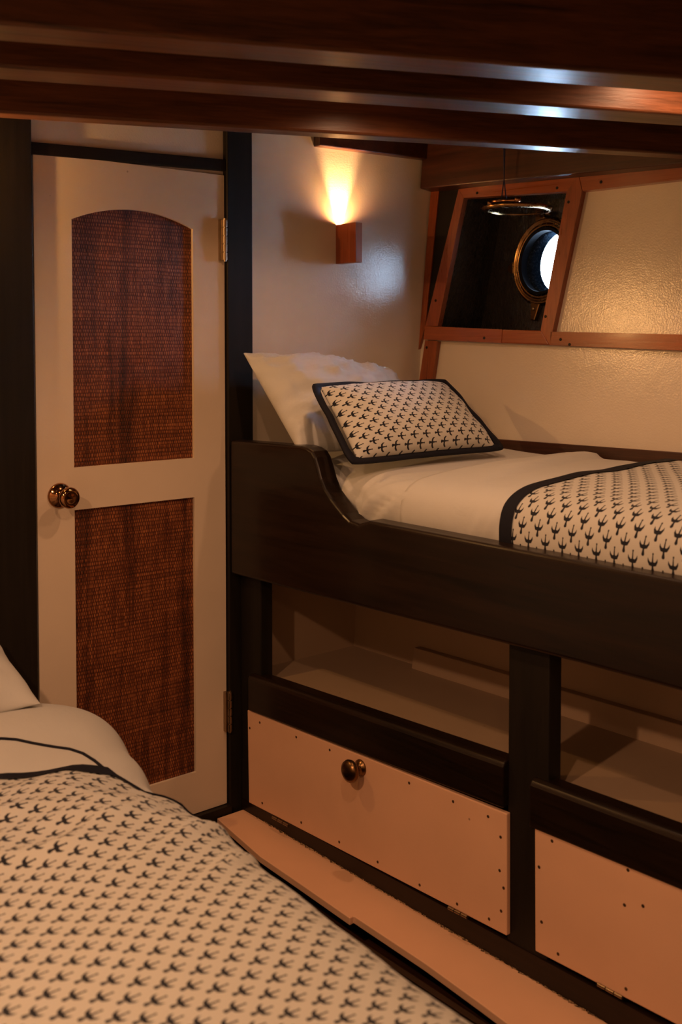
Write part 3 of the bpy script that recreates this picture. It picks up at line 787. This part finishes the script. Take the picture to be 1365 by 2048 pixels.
# pillows
def pillow(name, C4, thick, mat, nrm, border=None, bmat=None, wr=0.004, pinch=0.05, seed=0, uvscale=(1, 1), n=56, back=.6, pw=2.4, sag=0.0, crease=0.0, label=None, cat='pillow', uvrot=0.0):
    """C4: BL BR TR TL outer corners; border: flat flange width as a share of the half size"""
    BL_, BR_, TR_, TL_ = [Vector(c) for c in C4]; nrm = Vector(nrm).normalized()
    Wd = ((BR_ - BL_).length + (TR_ - TL_).length) / 2; Hd = ((TL_ - BL_).length + (TR_ - BR_).length) / 2
    def P(u, v, k=1.0):
        a = (u * k + 1) / 2; b = (v * k + 1) / 2
        return BL_.lerp(BR_, a).lerp(TL_.lerp(TR_, a), b)
    def edge(u, v):       # edges draw in between the corners
        du = -pinch * u * (1 - v * v) * abs(u) ** 3; dv = -pinch * v * (1 - u * u) * abs(v) ** 3
        return u + du * (Hd / Wd), v + dv
    inner = 1.0 if border is None else 1 - border
    bm = bmesh.new(); uvl = bm.loops.layers.uv.new('UVMap'); uvs = {}
    def grid(side):
        rows = []
        for j in range(n + 1):
            r = []
            for i in range(n + 1):
                u = math.sin(math.pi / 2 * (2 * i / n - 1)); v = math.sin(math.pi / 2 * (2 * j / n - 1))
                uu, vv = edge(u, v)
                prof = (max(0, 1 - abs(u) ** pw) * max(0, 1 - abs(v) ** pw)) ** .55
                p = P(uu * inner, vv * inner)
                lump = wr * prof ** .3 * (nz(u * 2.2 + seed, v * 2.2, 3) * 1.5 + .7 * nz(u * 6 + seed, v * 5, 7))
                if crease:
                    rg = (1 - abs(nz(u * 1.3 + v * 2.6 + seed, v * .9 - u * .7, 4)) * 2.2) ; rg = max(0, rg) ** 4
                    r2 = max(0, 1 - abs(nz(u * 4.5 + seed, v * 1.2 + u, 9)) * 3) ** 3
                    lump += crease * prof ** .4 * (rg + .6 * r2)
                rad = math.atan2(v, u)
                lump += wr * .4 * (1 - prof) * prof ** .5 * math.sin(rad * 9 + 3 * nz(u * 3, v * 3, seed)) * 2
                p = p + nrm * (side * (thick * (1 if side > 0 else back) * prof + (lump if side > 0 else 0)))
                p.z -= sag * prof * .3
                vt = bm.verts.new(p); r.append(vt)
                uvs[vt] = (uu * Wd / 2 * uvscale[0], vv * Hd / 2 * uvscale[1])
            rows.append(r)
        for a, b in zip(rows, rows[1:]):
            for k in range(n):
                bm.faces.new((a[k], a[k + 1], b[k + 1], b[k]))
    grid(1); grid(-1)
    cr, sr = math.cos(uvrot), math.sin(uvrot)
    for f in bm.faces:
        for l in f.loops:
            a, b = uvs[l.vert]; l[uvl].uv = (a * cr - b * sr, a * sr + b * cr)
    o = finish(name, bm, mat, smooth=True, weld=True); tag(o, label, cat)
    if border is not None:
        bm = bmesh.new(); m = 48; loops = []
        for (rr, off) in ((inner - .015, .0035), (1.0, .003), (1.0, -.003), (inner - .015, -.0035)):
            L_ = []
            for k in range(4 * m):
                sd_, f = divmod(k, m); f = 2 * f / m - 1
                u, v = ((f, -1), (1, f), (-f, 1), (-1, -f))[sd_]
                rc = 1 - .045 * (abs(u * v)) ** 8
                uu, vv = edge(u, v)
                wv = .004 * nz(u * 3 + seed, v * 3, 2)
                kx = 1 - (1 - rr) * 1.0 * (Hd / Wd if True else 1)
                L_.append(bm.verts.new(P(uu * rc * (kx if rr < 1 else 1), vv * rc * rr) + nrm * (off + wv)))
            loops.append(L_)
        for q in range(4):
            a, b = loops[q], loops[(q + 1) % 4]
            for k in range(4 * m): bm.faces.new((a[k], a[(k + 1) % (4 * m)], b[(k + 1) % (4 * m)], b[k]))
        bo = finish('border', bm, bmat, parent=o, smooth=True); bo['label'] = 'dark navy border band'
    return o
pillow('pillow', [(-.010, -.305, .972), (.53, -.315, .962), (.50, -.065, 1.170), (-.030, -.085, 1.226)], .085, M['white'], (0, -.62, .78), wr=.012, pinch=.025, seed=3, crease=.012,
       label='plain white pillow leaning against the cream wall behind the bird print one')
bl = on_z(700, 932, .958); br2 = on_z(1016, 901, .962)
ly = Vector((0, .195, .20))
tl = on(617, 766, bl + Vector((0, .175, 0)), (0, 1, 0)); tr = on(893, 757, br2 + Vector((0, .25, 0)), (0, 1, 0))
nr = (br2 - bl).cross(tl - bl).normalized()
if nr.y > 0: nr = -nr
pillow('pillow', [bl, br2, tr, tl], .060, M['bird'], nr, border=.115, bmat=M['navy'], wr=.003, pinch=.035, seed=9, uvrot=R(90), back=.35, pw=3.0,
       label='bird print pillow with navy border propped in front of the white pillow')

# ================================================================ NEAR BED
bed = thing('bed', (-1.55, -1.7, ZF), 'low bed in the foreground dressed in white linen', 'bed')
EX = -.70
bm = bmesh.new(); box(bm, -2.45, EX - .05, -3.4, -.08, ZF, .16); finish('bed_base', bm, M['dark_y'], parent=bed, bevel=.004)
# right-hand side profile of the bedding, going up and over to the left (x offset from the edge, z)
BP = [(.004, .14), (.006, .22), (.005, .30), (.0, .355), (-.010, .392), (-.028, .418), (-.06, .438), (-.11, .451), (-.20, .462), (-.34, .470), (-.55, .475), (-.80, .476), (-1.1, .474), (-1.4, .468), (-1.6, .455), (-1.70, .42), (-1.72, .34), (-1.72, .2)]
BF = catmull(BP, 5); BARC = [0.0]
PROF_END = 13 * 5 + 2
for a, b in zip(BF, BF[1:]): BARC.append(BARC[-1] + math.hypot(b[0] - a[0], b[1] - a[1]))
def edge_x(y):
    K = [(-3.4, -.76), (-1.64, -.752), (-1.52, -.748), (-1.36, -.738), (-1.18, -.722), (-.98, -.697), (-.74, -.680), (-.6, -.652), (-.4, -.628), (-.2, -.655), (0, -.68)]
    for (a, xa), (b, xb) in zip(K, K[1:]):
        if a <= y <= b: f = (y - a) / (b - a); f = f * f * (3 - 2 * f); return xa + (xb - xa) * f
    return K[-1][1]
def bed_surf(i, y):
    x, z = BF[i]
    a = BF[max(i - 1, 0)]; b = BF[min(i + 1, len(BF) - 1)]; tx, tz = b[0] - a[0], b[1] - a[1]; L = math.hypot(tx, tz) or 1
    return Vector((edge_x(y) + x, y, z)), Vector((tz / L, 0, -tx / L))
def bed_cloth(name, ys, ye, off, mat, wr, parent=None, ny=120, i0=0, i1=None, rim=True):
    i1 = len(BF) - 1 if i1 is None else i1
    bm = bmesh.new(); uvl = bm.loops.layers.uv.new('UVMap'); rows = []; uvs = {}
    for j in range(ny + 1):
        r = []
        for i in range(i0, i1 + 1):
            a = ys(BARC[i]); e = ye(BARC[i]) if callable(ye) else ye
            y = a + (e - a) * j / ny; p, n = bed_surf(i, y)
            p = p + n * (off + wr(BARC[i], y)); v = bm.verts.new(p); r.append(v); uvs[v] = (-y, -BARC[i])
        rows.append(r)
    for a, b in zip(rows, rows[1:]):
        for k in range(len(a) - 1): bm.faces.new((a[k], a[k + 1], b[k + 1], b[k]))
    if rim:
        lo = []
        for idx, v in enumerate(rows[0]):
            p, n = bed_surf(i0 + idx, v.co.y + .001); w_ = bm.verts.new(p + n * (max(0, off - .012) + wr(BARC[i0 + idx], v.co.y))); uvs[w_] = uvs[v]; lo.append(w_)
        for k in range(len(lo) - 1): bm.faces.new((lo[k], lo[k + 1], rows[0][k + 1], rows[0][k]))
    for f in bm.faces:
        for l in f.loops: l[uvl].uv = uvs[l.vert]
    return finish(name, bm, mat, parent=parent, smooth=True)
def w_bed(s, y): return .004 * nz(s * 3, y * 4, 21)
bed_cloth('mattress', lambda s: -.085, -3.35, 0.0, M['white_bed'], w_bed, parent=bed, rim=False, ny=100)
def w_duv(s, y):
    d = .010 * nz(s * 2, y * 5, 31) + .004 * nz(s * 6, y * 9, 35) + .030 * math.exp(-((y + .42) / .14) ** 2)
    return d
duv = bed_cloth('duvet', lambda s: -.20, lambda s: -1.0, .016, M['white_bed'], w_duv, ny=70, i0=6)
tag(duv, 'white duvet folded over at the head of the foreground bed, edged with dark piping', 'duvet')
# turned-over sheet hem with dark piping
def pw(K, s_):
    if s_ <= K[0][0]: return K[0][1]
    for (a, va), (b, vb) in zip(K, K[1:]):
        if s_ <= b: return va + (vb - va) * (s_ - a) / (b - a)
    return K[-1][1]
def y_pip(s): return pw([(.28, -.80), (.34, -.735), (.40, -.60), (.50, -.52), (.8, -.46)], s)
pip = bmesh.new(); pts = []
for i in [k for k in range(10, 62) if BARC[k] > .335]:
    p, n = bed_surf(i, y_pip(BARC[i])); pts.append(p + n * (.017 + w_duv(BARC[i], p.y)))
tube(pip, pts, .0032, 8); pp = finish('piping', pip, M['navy'], parent=duv, smooth=True)
def w_quilt(s, y):
    d = .006 * nz(s * 3, y * 5, 41)
    head = math.exp(-((y + .80) / .22) ** 2)
    d += head * (.026 * nz(s * 5, y * 9, 47) + .014 * nz(s * 10, y * 17, 49))
    for s0, y0_, sl2, wd, am in ((.50, -.86, .30, .020, .013), (.42, -.93, -.45, .018, .012), (.60, -.99, .25, .022, .011), (.36, -1.03, -.5, .016, .012), (.34, -1.14, -.7, .015, .010), (.48, -1.10, -.2, .020, .008)):
        d += am * math.exp(-((y - y0_ - sl2 * (s - s0)) / wd) ** 2) * max(0, 1 - abs(s - s0) / .17)
    d += .012 * math.exp(-((y + .86 + .35 * (s - .4)) / .035) ** 2) * max(0, 1 - abs(s - .45) / .25)
    d += .009 * math.exp(-((y + .97 - .3 * (s - .4)) / .03) ** 2) * max(0, 1 - abs(s - .38) / .16)
    return d
def ys_q(s): return pw([(.26, -.95), (.31, -.82), (.36, -.71), (.46, -.668), (.56, -.645), (.9, -.60)], s)
q = bed_cloth('quilt', lambda s: ys_q(s) - .004, -3.38, .028, M['bird'], w_quilt, ny=260, i0=8)
tag(q, 'cream quilt with navy bird print spread over the foreground bed', 'quilt')
b1_ = bed_cloth('border', ys_q, lambda s: ys_q(s) - .024, .0305, M['navy'], w_quilt, parent=q, ny=6, i0=8)
b1_['label'] = 'dark navy edging at the head end'
b2_ = bed_cloth('border', lambda s: ys_q(s) - .004, -3.37, .031, M['navy'], w_quilt, parent=q, ny=200, i0=8, i1=13, rim=False)
b2_['label'] = 'dark navy edging along the side'
pillow('pillow', [(-1.31, -.40, .51), (-.76, -.40, .51), (-.745, -.10, .60), (-1.29, -.10, .61)], .085, M['white_bed'], (0, -.3, .95), wr=.008, pinch=.06, seed=17,
       label='white pillow at the far left, at the head of the foreground bed')
